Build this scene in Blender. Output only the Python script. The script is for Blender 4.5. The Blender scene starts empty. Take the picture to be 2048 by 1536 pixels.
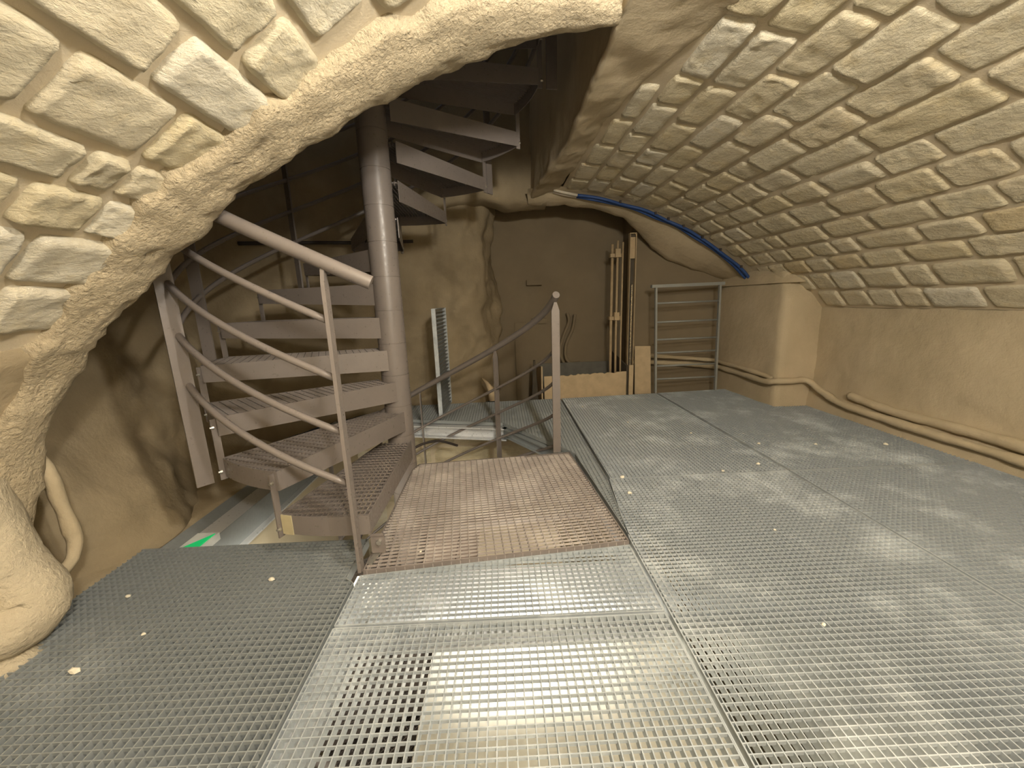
import bpy, math, random
from mathutils import Vector, Matrix, noise
from math import sin, cos, pi, radians as R_, degrees, sqrt, atan2

random.seed(7)
S = bpy.context.scene
COL = S.collection

# ------------------------------------------------------------------ camera
def make_camera():
    f, H = 790.0, 0.95
    Yd = Vector((1000.0-1024.0, 603.0-768.0, f)).normalized()
    r = R_(2.3)
    D = Vector((sin(r), cos(r), 0.0)); D = (D - Yd*D.dot(Yd)).normalized()
    X = D.cross(Yd)
    # columns X, Y, -D of the world->camera matrix; its rows are the camera axes in world space
    rows = [(X[i], Yd[i], -D[i]) for i in range(3)]
    right = Vector(rows[0]); up = -Vector(rows[1]); back = -Vector(rows[2])
    cam = bpy.data.cameras.new('camera'); o = bpy.data.objects.new('camera', cam)
    COL.objects.link(o)
    m = Matrix((right, up, back)).transposed().to_4x4(); m.translation = (0, 0, H)
    o.matrix_world = m
    cam.sensor_fit = 'HORIZONTAL'; cam.sensor_width = 36.0; cam.lens = f/2048*36
    cam.clip_start = 0.02
    S.camera = o
make_camera()

# ------------------------------------------------------------------ world, lights, exposure
W = bpy.data.worlds.new('world'); S.world = W; W.use_nodes = True
W.node_tree.nodes['Background'].inputs[0].default_value = (1.0, 0.93, 0.82, 1)
W.node_tree.nodes['Background'].inputs[1].default_value = 0.004
S.view_settings.view_transform = 'Standard'; S.view_settings.look = 'None'
S.view_settings.gamma = 1.0; S.view_settings.exposure = 0.5
S.view_settings.use_curve_mapping = False

def light(name, kind, loc, energy, color=(1, .9, .74), size=.3, size_y=None, rot=(0, 0, 0), label=''):
    d = bpy.data.lights.new(name, kind); d.energy = energy; d.color = color
    if kind == 'AREA':
        d.size = size
        if size_y: d.shape = 'RECTANGLE'; d.size_y = size_y
    elif kind == 'POINT': d.shadow_soft_size = size
    o = bpy.data.objects.new(name, d); o.location = loc; o.rotation_euler = rot
    COL.objects.link(o); return o
# the room's luminaire under the crown of the vault, just above and behind the viewer
light('room_light', 'POINT', (.45, .50, 1.72), 41, (1, .94, .83), .05)
light('room_light_rear', 'POINT', (.55, -.60, 1.66), 78, (1, .94, .83), .08)
# area lamps added under the gratings, without fittings, to brighten the lower level
def aim(v): return Vector(v).to_track_quat('-Z', 'Y').to_euler()
for nm, loc, en, col_, sx, sy, dr in (('middle', (.05, 1.10, -.08), 3.4, (1, .97, .92), .5, .10, (0, .62, -.75)),
                                     ('front', (.10, .05, -.08), 1.5, (1, .95, .86), .7, .12, (0, .75, -.6)),
                                     ('left', (-1.05, 1.38, -.08), 5, (1, .93, .77), .4, .12, (.1, .65, -.7))):
    o = light('lower_fill_'+nm, 'AREA', loc, en, col_, sx, sy, aim(dr)); o.data.spread = R_(120)
# lamp of the storey above, at the head of the stairwell
light('upper_light', 'POINT', (-0.9, 2.9, 3.15), .8, (.92, .95, 1), .15)

# ------------------------------------------------------------------ helpers
def tag(o, label=None, cat=None, group=None, kind=None):
    if label: o['label'] = label
    if cat: o['category'] = cat
    if group: o['group'] = group
    if kind: o['kind'] = kind
    return o

def mesh_obj(name, verts, faces, mat, parent=None, smooth=False, loc=None):
    me = bpy.data.meshes.new(name)
    me.from_pydata([tuple(v) for v in verts], [], faces)
    me.validate()
    if mat: me.materials.append(mat)
    if smooth: me.polygons.foreach_set('use_smooth', [True]*len(me.polygons))
    me.update()
    o = bpy.data.objects.new(name, me)
    if loc is not None: o.location = loc
    COL.objects.link(o)
    if parent: o.parent = parent
    return o

def share(name, me, parent=None, loc=(0, 0, 0), rotz=0.0):
    o = bpy.data.objects.new(name, me); o.location = loc; o.rotation_euler = (0, 0, rotz)
    COL.objects.link(o)
    if parent: o.parent = parent
    return o

def empty(name, loc=(0, 0, 0), rotz=0.0):
    o = bpy.data.objects.new(name, None); o.location = loc; o.rotation_euler = (0, 0, rotz)
    o.empty_display_size = .1
    COL.objects.link(o); return o

class MB:
    def __init__(s): s.v = []; s.f = []
    def quadbox(s, pts):
        """8 points: bottom 4 ccw then top 4 ccw"""
        n = len(s.v); s.v += [Vector(p) for p in pts]
        for f in ((3, 2, 1, 0), (4, 5, 6, 7), (0, 1, 5, 4), (1, 2, 6, 5), (2, 3, 7, 6), (3, 0, 4, 7)):
            s.f.append(tuple(n+i for i in f))
    def box(s, c, d, rotz=0.0):
        x, y, z = d[0]/2, d[1]/2, d[2]/2
        cr, sr = cos(rotz), sin(rotz)
        P = []
        for zz in (-z, z):
            for xx, yy in ((-x, -y), (x, -y), (x, y), (-x, y)):
                P.append((c[0]+xx*cr-yy*sr, c[1]+xx*sr+yy*cr, c[2]+zz))
        s.quadbox(P)
    def bar(s, p, q, w, z0, z1):
        """horizontal bar from p to q (2D), width w, between heights"""
        p = Vector(p[:2]); q = Vector(q[:2]); d = (q-p)
        if d.length < 1e-6: return
        d.normalize(); n = Vector((-d.y, d.x))*w/2
        c = [p-n, q-n, q+n, p+n]
        s.quadbox([(a.x, a.y, z0) for a in c]+[(a.x, a.y, z1) for a in c])
    def beam(s, p, q, w, h, up=(0, 0, 1)):
        p = Vector(p); q = Vector(q); d = (q-p).normalized(); up = Vector(up)
        side = d.cross(up).normalized()*w/2; u = side.cross(d).normalized()*h/2
        s.quadbox([p-side-u, p+side-u, q+side-u, q-side-u, p-side+u, p+side+u, q+side+u, q-side+u])
    def prism(s, poly, z0, z1):
        n = len(s.v); k = len(poly)
        s.v += [Vector((p[0], p[1], z0)) for p in poly]+[Vector((p[0], p[1], z1)) for p in poly]
        s.f.append(tuple(n+i for i in reversed(range(k)))); s.f.append(tuple(n+k+i for i in range(k)))
        for i in range(k):
            j = (i+1) % k; s.f.append((n+i, n+j, n+k+j, n+k+i))
    def tube(s, path, r, n=8, cap=True):
        P = [Vector(p) for p in path]; N = len(P)
        rr = r if isinstance(r, (list, tuple)) else [r]*N
        base = len(s.v)
        T = []
        for i in range(N):
            a = P[max(i-1, 0)]; b = P[min(i+1, N-1)]; T.append((b-a).normalized())
        up = Vector((0, 0, 1)) if abs(T[0].z) < .9 else Vector((1, 0, 0))
        nrm = (up - T[0]*up.dot(T[0])).normalized()
        for i in range(N):
            nrm = (nrm - T[i]*nrm.dot(T[i])).normalized(); b = T[i].cross(nrm)
            for k in range(n):
                a = 2*pi*k/n; s.v.append(P[i]+(nrm*cos(a)+b*sin(a))*rr[i])
        for i in range(N-1):
            for k in range(n):
                k2 = (k+1) % n
                s.f.append((base+i*n+k, base+i*n+k2, base+(i+1)*n+k2, base+(i+1)*n+k))
        if cap:
            s.f.append(tuple(base+k for k in reversed(range(n)))); s.f.append(tuple(base+(N-1)*n+k for k in range(n)))
    def build(s, name, mat, parent=None, smooth=False, loc=None):
        return mesh_obj(name, s.v, s.f, mat, parent, smooth, loc)

def fbm(p, sc, oct_=3):
    return noise.fractal(Vector(p)*sc, 1.0, 2.1, oct_)

def grid_obj(name, rows, mat, parent=None, amp=0.0, sc=4.0, amp2=0.0, sc2=18.0, mask=None, smooth=True, push=None, flip=False):
    """rows: list of equal-length lists of points; displaced along the surface normal"""
    nu, nv = len(rows), len(rows[0])
    V = [Vector(p) for r in rows for p in r]
    out = []
    for i in range(nu):
        for j in range(nv):
            p = V[i*nv+j]
            if amp or amp2:
                a = V[min(i+1, nu-1)*nv+j]-V[max(i-1, 0)*nv+j]; b = V[i*nv+min(j+1, nv-1)]-V[i*nv+max(j-1, 0)]
                n = a.cross(b)
                n = n.normalized() if n.length > 1e-9 else Vector((0, 0, 1))
                d = amp*fbm(p, sc) + (amp2*fbm(p+Vector((9, 3, 5)), sc2, 2) if amp2 else 0)
                p = p + n*d
            out.append(p)
    F = []
    for i in range(nu-1):
        for j in range(nv-1):
            if mask and not mask(i, j): continue
            q = (i*nv+j, i*nv+j+1, (i+1)*nv+j+1, (i+1)*nv+j)
            F.append(q[::-1] if flip else q)
    return mesh_obj(name, out, F, mat, parent, smooth)

def lerp(a, b, t): return a+(b-a)*t
def interp(tab, x):
    if x <= tab[0][0]: return tab[0][1]
    for (x0, y0), (x1, y1) in zip(tab, tab[1:]):
        if x <= x1:
            return lerp(y0, y1, (x-x0)/(x1-x0))
    return tab[-1][1]
def spline(P, n):
    """Catmull-Rom through points, n samples per span"""
    P = [Vector(p) for p in P]; out = []
    for i in range(len(P)-1):
        p0 = P[max(i-1, 0)]; p1 = P[i]; p2 = P[i+1]; p3 = P[min(i+2, len(P)-1)]
        for k in range(n):
            t = k/n
            out.append(.5*((2*p1)+(p2-p0)*t+(2*p0-5*p1+4*p2-p3)*t*t+(3*p1-p0-3*p2+p3)*t**3))
    out.append(P[-1]); return out

# ------------------------------------------------------------------ materials
def newmat(name):
    m = bpy.data.materials.new(name); m.use_nodes = True
    nt = m.node_tree; b = nt.nodes['Principled BSDF']
    return m, nt, b
def nd(nt, typ, **kw):
    n = nt.nodes.new(typ)
    for k, v in kw.items():
        if k in n.inputs: n.inputs[k].default_value = v
        else: setattr(n, k, v)
    return n
def ramp(nt, stops):
    n = nt.nodes.new('ShaderNodeValToRGB'); e = n.color_ramp.elements
    while len(e) < len(stops): e.new(.5)
    for el, (p, c) in zip(e, stops):
        el.position = p; el.color = (*c, 1) if len(c) == 3 else c
    return n
def wcoord(nt):
    return nt.nodes.new('ShaderNodeNewGeometry').outputs['Position']

def plaster(name, c1, c2, rough=.9, grain=90, gstr=.5, gdist=.006, lump=14, ldist=.02, lstr=.4, spec=.2, worm=False):
    m, nt, b = newmat(name); L = nt.links.new
    P = wcoord(nt)
    n1 = nd(nt, 'ShaderNodeTexNoise', Scale=2.2, Detail=6.0, Roughness=.6); L(P, n1.inputs['Vector'])
    rp = ramp(nt, [(.35, c1), (.68, c2)]); L(n1.outputs['Fac'], rp.inputs[0])
    L(rp.outputs[0], b.inputs['Base Color'])
    n2 = nd(nt, 'ShaderNodeTexNoise', Scale=grain, Detail=5.0, Roughness=.65, Distortion=(.35 if worm else .2)); L(P, n2.inputs['Vector'])
    n3 = nd(nt, 'ShaderNodeTexNoise', Scale=lump, Detail=3.0); L(P, n3.inputs['Vector'])
    b1 = nd(nt, 'ShaderNodeBump', Strength=lstr, Distance=ldist); L(n3.outputs['Fac'], b1.inputs['Height'])
    b2 = nd(nt, 'ShaderNodeBump', Strength=gstr, Distance=gdist); L(n2.outputs['Fac'], b2.inputs['Height'])
    L(b1.outputs[0], b2.inputs['Normal']); L(b2.outputs[0], b.inputs['Normal'])
    b.inputs['Roughness'].default_value = rough
    b.inputs['Specular IOR Level'].default_value = spec
    return m

M = {}
M['plaster'] = plaster('sprayed_plaster', (.46, .385, .26), (.56, .47, .33), grain=110, gstr=.5, gdist=.004, lump=10, ldist=.02)
M['plaster_rough'] = plaster('popcorn_plaster', (.54, .45, .305), (.61, .51, .35), grain=75, gstr=1.0, gdist=.016, lump=22, ldist=.02, lstr=.6, rough=.75, spec=.35, worm=True)
M['plaster_pale'] = plaster('pale_pipe_plaster', (.54, .47, .34), (.62, .54, .40), grain=55, gstr=.9, gdist=.012, lump=12, ldist=.012, rough=.8)
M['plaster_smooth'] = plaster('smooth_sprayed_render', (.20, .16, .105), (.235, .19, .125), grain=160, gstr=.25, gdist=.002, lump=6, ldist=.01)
M['rock'] = plaster('render_over_rubble', (.36, .29, .185), (.48, .395, .265), grain=70, gstr=.5, gdist=.006, lump=5, ldist=.04, lstr=.5)
M['rock_dark'] = plaster('dark_render_over_rubble', (.27, .215, .135), (.37, .30, .195), grain=70, gstr=.5, gdist=.006, lump=5, ldist=.04, lstr=.5)  # same render in a darker tone, for stairwell and shaft walls
M['mortar'] = plaster('recessed_mortar', (.57, .48, .34), (.64, .55, .40), grain=140, gstr=.5, gdist=.003, lump=12, ldist=.008)
M['cream'] = plaster('cream_paint', (.62, .54, .38), (.70, .62, .45), grain=60, gstr=.2, gdist=.002, lump=5, ldist=.006, rough=.7)
M['casing'] = plaster('cream_casing_paint', (.52, .49, .40), (.60, .57, .47), grain=60, gstr=.2, gdist=.002, lump=5, ldist=.006, rough=.7)
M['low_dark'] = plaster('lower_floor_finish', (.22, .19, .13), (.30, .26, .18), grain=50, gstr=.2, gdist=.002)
M['pale'] = plaster('pale_ceiling_paint', (.60, .62, .66), (.66, .68, .72), grain=60, gstr=.1, gdist=.001, rough=.8)

def stone_mat():
    m, nt, b = newmat('cut_limestone'); L = nt.links.new
    oi = nt.nodes.new('ShaderNodeObjectInfo')
    tc = nt.nodes.new('ShaderNodeTexCoord')
    mul = nd(nt, 'ShaderNodeMath', operation='MULTIPLY'); L(oi.outputs['Random'], mul.inputs[0]); mul.inputs[1].default_value = 37
    cb = nt.nodes.new('ShaderNodeCombineXYZ'); L(mul.outputs[0], cb.inputs[0]); L(mul.outputs[0], cb.inputs[2])
    ad = nd(nt, 'ShaderNodeVectorMath', operation='ADD'); L(tc.outputs['Object'], ad.inputs[0]); L(cb.outputs[0], ad.inputs[1])
    P = ad.outputs[0]
    rp = ramp(nt, [(0, (.70, .63, .46)), (.3, (.74, .66, .49)), (.6, (.71, .62, .42)), (.85, (.80, .75, .62)), (1, (.68, .56, .34))])
    L(oi.outputs['Random'], rp.inputs[0])
    n1 = nd(nt, 'ShaderNodeTexNoise', Scale=9.0, Detail=8.0, Roughness=.7); L(P, n1.inputs['Vector'])
    r2 = ramp(nt, [(.3, (.80, .76, .68)), (.5, (1, 1, 1)), (.72, (1.0, .93, .78))]); L(n1.outputs['Fac'], r2.inputs[0])
    mx = nd(nt, 'ShaderNodeMix', data_type='RGBA', blend_type='MULTIPLY'); mx.inputs['Factor'].default_value = .8
    L(rp.outputs[0], mx.inputs['A']); L(r2.outputs[0], mx.inputs['B']); L(mx.outputs['Result'], b.inputs['Base Color'])
    mp = nt.nodes.new('ShaderNodeMapping'); L(P, mp.inputs['Vector']); mp.inputs['Rotation'].default_value = (.3, .5, .6); mp.inputs['Scale'].default_value = (1, 1, 2.4)
    n2 = nd(nt, 'ShaderNodeTexNoise', Scale=26.0, Detail=9.0, Roughness=.68, Distortion=.15); L(mp.outputs[0], n2.inputs['Vector'])
    n3 = nd(nt, 'ShaderNodeTexNoise', Scale=120.0, Detail=3.0); L(P, n3.inputs['Vector'])
    b1 = nd(nt, 'ShaderNodeBump', Strength=.9, Distance=.016); L(n2.outputs['Fac'], b1.inputs['Height'])
    b2 = nd(nt, 'ShaderNodeBump', Strength=.35, Distance=.002); L(n3.outputs['Fac'], b2.inputs['Height']); L(b1.outputs[0], b2.inputs['Normal'])
    L(b2.outputs[0], b.inputs['Normal'])
    b.inputs['Roughness'].default_value = .85; b.inputs['Specular IOR Level'].default_value = .25
    return m
M['stone'] = stone_mat()

def metal(name, col, rough, metallic, dust=None, dsc=3.0, dust_lo=.5, dust_hi=.75, bump=0.0):
    m, nt, b = newmat(name); L = nt.links.new
    P = wcoord(nt)
    n1 = nd(nt, 'ShaderNodeTexNoise', Scale=dsc, Detail=7.0, Roughness=.7); L(P, n1.inputs['Vector'])
    if dust:
        rp = ramp(nt, [(dust_lo, col), (dust_hi, dust)])
    else:
        rp = ramp(nt, [(.3, tuple(c*.9 for c in col)), (.7, tuple(min(1, c*1.08) for c in col))])
    L(n1.outputs['Fac'], rp.inputs[0]); L(rp.outputs[0], b.inputs['Base Color'])
    b.inputs['Metallic'].default_value = metallic
    n2 = nd(nt, 'ShaderNodeTexNoise', Scale=60.0, Detail=3.0); L(P, n2.inputs['Vector'])
    r2 = ramp(nt, [(.3, (max(rough-.1, 0),)*3), (.7, (min(rough+.12, 1),)*3)]); L(n2.outputs['Fac'], r2.inputs[0]); L(r2.outputs[0], b.inputs['Roughness'])
    if bump:
        bp = nd(nt, 'ShaderNodeBump', Strength=bump, Distance=.001); L(n2.outputs['Fac'], bp.inputs['Height']); L(bp.outputs[0], b.inputs['Normal'])
    return m
M['galv'] = metal('galvanised_steel', (.43, .47, .50), .40, .3, (.78, .83, .86), 2.5, .5, .72)
M['galv_dark'] = metal('dull_galvanised_steel', (.30, .325, .33), .5, .25, (.50, .53, .54), 1.8, .55, .8)
M['beam'] = metal('new_galvanised_beam', (.68, .70, .72), .35, .3, (.82, .82, .82), 4.0, .5, .8)
M['taupe'] = metal('taupe_painted_steel', (.205, .178, .163), .36, .0, None, 5.0, bump=.1)
M['taupe_worn'] = metal('worn_taupe_steel', (.33, .29, .265), .45, .0, (.52, .47, .43), 4.0, .45, .7)
M['bolt'] = metal('zinc_bolt', (.55, .53, .48), .35, .8)
M['ladder'] = metal('grey_painted_steel', (.30, .31, .29), .45, .1)
M['chrome'] = metal('bright_channel', (.62, .55, .42), .25, .8)
def flat(name, col, rough=.7, emit=0.0, spec=.3):
    m, nt, b = newmat(name); L = nt.links.new
    P = wcoord(nt); n1 = nd(nt, 'ShaderNodeTexNoise', Scale=14.0, Detail=5.0); L(P, n1.inputs['Vector'])
    rp = ramp(nt, [(.3, tuple(c*.86 for c in col)), (.7, tuple(min(1, c*1.08) for c in col))]); L(n1.outputs['Fac'], rp.inputs[0])
    L(rp.outputs[0], b.inputs['Base Color'])
    b.inputs['Roughness'].default_value = rough; b.inputs['Specular IOR Level'].default_value = spec
    if emit:
        b.inputs['Emission Color'].default_value = (*col, 1); b.inputs['Emission Strength'].default_value = emit
    return m
M['board'] = flat('raw_tan_board', (.56, .44, .28), .8)
M['board_dark'] = flat('dark_board', (.09, .075, .055), .8)
M['grey_board'] = flat('grey_board', (.15, .145, .125), .8)
M['blue'] = flat('blue_plastic_hose', (.03, .07, .21), .45)
M['whitepipe'] = flat('dusty_white_plastic', (.62, .56, .45), .6)
M['tape'] = flat('masking_tape', (.52, .46, .29), .8)
M['green'] = flat('lit_green_sign', (.01, .42, .12), .4, emit=.45)
M['signwhite'] = flat('white_sign_casing', (.7, .72, .70), .5)
M['chip'] = flat('cream_plaster_crumb', (.85, .80, .66), .9)
M['cable'] = flat('dark_cable_sheath', (.05, .04, .035), .6)
M['tan'] = flat('overspray_tan_steel', (.46, .35, .21), .6)
M['white'] = flat('white_paint', (.80, .80, .78), .6)
M['pink'] = flat('pinkish_brown_paint', (.42, .34, .29), .85)

# ------------------------------------------------------------------ vault numbers
XC, ZC, RV = .33, -1.03, 2.91            # barrel vault: axis along Y, segmental arc
A_SPR = 50.8
MORT = .014
PROF = [(-50.8, -1.2609, 0.8578), (-49.3, -1.2289, 0.8960), (-47.8, -1.1959, 0.9334), (-46.3, -1.1619, 0.9700), (-44.8, -1.1269, 1.0056), (-43.3, -1.0911, 1.0403), (-41.8, -1.0544, 1.0740), (-40.3, -1.0175, 1.1069), (-38.8, -0.9803, 1.1390), (-37.3, -0.9428, 1.1702), (-35.8, -0.9049, 1.2007), (-34.3, -0.8663, 1.2304), (-32.8, -0.8270, 1.2592), (-31.3, -0.7876, 1.2875), (-29.8, -0.7484, 1.3156), (-28.3, -0.7093, 1.3434), (-26.8, -0.6702, 1.3714), (-25.3, -0.6315, 1.3999), (-23.8, -0.5925, 1.4290), (-22.3, -0.5531, 1.4589), (-20.8, -0.5129, 1.4898), (-19.3, -0.4711, 1.5215), (-17.8, -0.4274, 1.5539), (-16.3, -0.3815, 1.5873), (-14.8, -0.3331, 1.6216), (-13.3, -0.2815, 1.6565), (-11.8, -0.2264, 1.6918), (-10.3, -0.1671, 1.7256), (-8.8, -0.1038, 1.7572), (-7.3, -0.0367, 1.7863), (-5.8, 0.0338, 1.8115), (-4.3, 0.1070, 1.8324), (-2.8, 0.1823, 1.8489), (-1.3, 0.2588, 1.8610), (0.2, 0.3363, 1.8695), (1.7, 0.4142, 1.8739), (3.2, 0.4916, 1.8738)]
def prof_xz(a):                          # left haunch of the vault: straighter and lower than the right one
    t = (a+50.8)/1.5; i = max(1, min(len(PROF)-3, int(t))); f = t-i
    q = [Vector(PROF[i+k][1:]) for k in (-1, 0, 1, 2)]
    return .5*(2*q[1]+(q[2]-q[0])*f+(2*q[0]-5*q[1]+4*q[2]-q[3])*f*f+(3*q[1]-q[0]-3*q[2]+q[3])*f**3)
def vp(a, y, dr=0.0):
    if a >= 2.0:
        r = RV+dr; t = R_(a)
        return Vector((XC+r*sin(t), y, ZC+r*cos(t)))
    p = prof_xz(a); d = (prof_xz(a+.3)-prof_xz(a-.3)).normalized()
    return Vector((p.x-d.y*dr, y, p.y+d.x*dr))
def arcm(a): return (vp(a+.5, 0)-vp(a-.5, 0)).length
Y_OUT = [(-50.8, 1.084), (-49.5, 1.107), (-40, 1.105), (-35.5, 1.091), (-31.5, 1.088), (-27, 1.131), (-24, 1.12), (-18.3, 1.184), (-14, 1.201), (-8.8, 1.289), (0.5, 1.461), (6, 1.47)]
Y_RIM = [(-50.8, 1.258), (-46.5, 1.286), (-42, 1.313), (-38, 1.325), (-33.5, 1.316), (-28.6, 1.33), (-23, 1.382), (-18.9, 1.432), (-14.1, 1.519), (-9.7, 1.594), (-5.8, 1.623), (-2.2, 1.594), (2, 1.568), (6, 1.53)]
def x_edge(y): return interp([(1.5, .43), (2.6, .43), (3.2, .36), (3.8, .30)], y)
FL_B = [(1.4, 10.2), (1.54, 9.2), (1.7, 8.2), (1.9, 7.2), (2.1, 6.0), (2.6, 5.4), (3.0, 5.1), (3.7, 4.6)]   # plaster strip / stone boundary (deg)

# ceiling = mortar bed of the barrel vault, stones are its children
na, ny = 150, 110
Y0V, Y1V = -1.3, 3.72
rowsA = []
for i in range(na+1):
    a = -A_SPR+2*A_SPR*i/na
    rowsA.append([vp(a, Y0V+(Y1V-Y0V)*j/ny, MORT) for j in range(ny+1)])
def vmask(i, j):
    a = -A_SPR+2*A_SPR*(i+.5)/na; y = Y0V+(Y1V-Y0V)*(j+.5)/ny
    if a < 4.5 and y > interp(Y_OUT, a)+.12: return False
    return True
ceiling = grid_obj('ceiling', rowsA, M['mortar'], amp=.004, sc=9, mask=vmask)
tag(ceiling, 'low barrel vault of pale limestone blocks with recessed mortar joints', kind='structure')

def smooth(t): t = max(0, min(1, t)); return t*t*(3-2*t)
def stone(a0, a1, y0, y1, hi=False, proud=None):
    gap = .0065
    ga = gap/arcm((a0+a1)/2)
    a0 += ga*random.uniform(.6, 1.3); a1 -= ga*random.uniform(.6, 1.3); y0 += gap*random.uniform(.6, 1.5); y1 -= gap*random.uniform(.6, 1.5)
    if y1-y0 < .03: return
    nu, nv = (13, 21) if hi else (7, 11)
    H = proud or random.uniform(.008, .015)
    sd = random.uniform(0, 100)
    tilt = random.uniform(-.3, .3); tilt2 = random.uniform(-.3, .3)
    ac, yc = (a0+a1)/2, (y0+y1)/2
    ctr = vp(ac, yc, MORT)
    am = arcm(ac); hu, hv = (a1-a0)/2*am, (y1-y0)/2
    V = []
    p = random.uniform(6, 14)
    for i in range(nu):
        for j in range(nv):
            def rm(t):  # concentrate samples near the rim
                return math.copysign(1-(1-abs(t))**1.55, t)
            u = rm(-1+2*i/(nu-1)); v = rm(-1+2*j/(nv-1))
            # pull corners in (superellipse)
            m = max(abs(u), abs(v))
            if m > 1e-6:
                L = (abs(u)**p+abs(v)**p)**(1/p)
                k = m/L; uu, vv = u*k, v*k
            else: uu, vv = u, v
            ed = min((1-abs(u))*hu, (1-abs(v))*hv)       # distance to rim
            ang = atan2(vv*hv, uu*hu)
            w = 1-.055*m*abs(noise.noise(Vector((cos(ang)*1.7+sd, sin(ang)*1.7, sd))))-.035*m*abs(noise.noise(Vector((cos(ang)*5+sd, sin(ang)*5, 3+sd))))
            s = uu*hu*w; t = vv*hv*w
            h = H*smooth(ed/.009)*(1+tilt*u+tilt2*v)
            if ed > 1e-4:
                h += .0055*fbm((s+sd, t, sd), 11, 3)*smooth(ed/.014)
                if hi: h += .004*fbm((s+sd, t, sd), 34, 2)*smooth(ed/.01)
            else: h = -.006
            P = vp(ac+s/am, yc+t, MORT-h)
            V.append(P-ctr)
    F = [(i*nv+j, (i+1)*nv+j, (i+1)*nv+j+1, i*nv+j+1) for i in range(nu-1) for j in range(nv-1)]
    return mesh_obj('stone', V, F, M['stone'], ceiling, True, loc=ctr)

CR = [11.6, 14.9, 18.0, 21.5, 25.0, 28.4, 31.6, 35.2, 38.3, 41.05, 43.8, 47.4, 50.7]
JR = [[.75, 1.15, 1.53, 1.88, 2.25, 2.6, 2.85, 3.15, 3.45, 3.7],
      [.65, 1.02, 1.38, 1.72, 2.07, 2.45, 2.8, 3.17, 3.5, 3.7],
      [.5, .9, 1.3, 1.63, 1.96, 2.27, 2.69, 3.0, 3.35, 3.7],
      [.65, 1.05, 1.42, 1.76, 2.08, 2.41, 2.6, 2.85, 3.18, 3.45, 3.7],
      [.6, 1.0, 1.4, 1.87, 2.31, 2.6, 2.83, 3.02, 3.2, 3.5, 3.7],
      [.5, .9, 1.3, 1.7, 1.95, 2.28, 2.56, 2.85, 3.12, 3.33, 3.55, 3.7],
      [.75, 1.15, 1.56, 1.8, 2.08, 2.38, 2.68, 3.0, 3.2, 3.43, 3.66],
      [.9, 1.35, 1.69, 1.94, 2.27, 2.59, 2.97, 3.12, 3.45, 3.66],
      [.95, 1.4, 1.83, 2.1, 2.47, 2.64, 2.84, 3.05, 3.25, 3.46, 3.62],
      [1.1, 1.55, 1.95, 2.26, 2.53, 2.78, 2.98, 3.21, 3.39, 3.55],
      [1.0, 1.4, 1.85, 2.2, 2.37, 2.65, 2.88, 3.08, 3.25],
      [1.1, 1.6, 2.04, 2.33, 2.5, 2.7, 2.92, 3.12]]
for k, js in enumerate(JR):
    for y0, y1 in zip(js, js[1:]):
        stone(CR[k], CR[k+1], y0, y1, hi=(y1 < 2.2))
# courses beside the plaster strip at the crown
for y0, y1 in zip([.7, 1.1, 1.5], [1.1, 1.5, 1.86]): stone(interp(FL_B, (y0+y1)/2)+.3 if y0 > 1.2 else 8.0, 11.6, y0, y1, True, .02)
for y0, y1 in zip([1.86, 2.1, 2.45, 2.7, 3.0, 3.3], [2.1, 2.45, 2.7, 3.0, 3.3, 3.6]): stone(8.5, 11.6, y0, y1, False, .014)
for y0, y1 in zip([1.95, 2.3, 2.65, 3.0, 3.35], [2.3, 2.65, 3.0, 3.35, 3.65]): stone(interp(FL_B, (y0+y1)/2)+.3, 8.5, y0, y1, False, .012)
CL = [-8.7, -13, -17.5, -22, -26.4, -31.7, -35.25, -39.2, -44.1, -48.9]
JL = [[0.435, 0.826, 1.2], [0.4, 0.759, 1.119], [0.222, 0.444, 0.741, 0.985, 1.185], [0.28, 0.594, 0.877, 1.16], [0.236, 0.505, 0.76, 0.989, 1.144], [0.398, 0.649, 0.908, 1.007, 1.126], [0.329, 0.592, 0.862, 1.02, 1.131], [0.459, 0.688, 0.937, 1.133], [0.524, 0.786, 0.95, 1.133]]
for k, js in enumerate(JL):
    for y0, y1 in zip(js, js[1:]):
        stone(CL[k+1], CL[k], y0, y1, True, random.uniform(.013, .020))

# ------------------------------------------------------------------ trim_1: thick popcorn plaster lip round the opening in the vault
WX = [(0, -1.54), (.2, -1.53), (.376, -1.50), (.536, -1.46), (.66, -1.40), (.755, -1.35), (.858, -1.261)]
def wx(z): return interp(WX, z)          # left wall face below the springing
JAMB = [(-.2, 1.16), (0, 1.18), (.2, 1.20), (.376, 1.21), (.536, 1.236), (.664, 1.245), (.755, 1.26), (.858, 1.258)]
rows = []
prof = [(0, -.013), (.03, .004), (.08, .026), (.18, .036), (.35, .043), (.55, .046), (.72, .042), (.86, .03), (.95, .010), (1.0, -.02), (1.02, -.06), (1.01, -.12), (.98, -.2), (.92, -.32)]
prof2 = []
for (t0, h0), (t1, h1) in zip(prof, prof[1:]):
    for k in range(3): prof2.append((lerp(t0, t1, k/3), lerp(h0, h1, k/3)))
prof2.append(prof[-1])
def lipdist(key): return .028*noise.noise(Vector((key*.35, 0, 4)))+.014*noise.noise(Vector((key*1.1, 7, 4)))
a = 2.2
while a >= -A_SPR:
    yo, yr = interp(Y_OUT, a)-.02+.04*noise.noise(Vector((a*.5, 2, 1))), interp(Y_RIM, a)+lipdist(a)
    r = [vp(a, lerp(yo, yr, t) if t <= 1 else yr+(t-1)*.3, MORT-h-.002) for t, h in prof2]
    if a < 3: r += [r[-1]+Vector((0, .02, .25)), r[-1]+Vector((0, .1, .8))]
    else: r += [r[-1]+Vector((0, .01, .01)), r[-1]+Vector((0, .02, .02))]
    rows.append(r); a -= .7
z = .845
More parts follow.
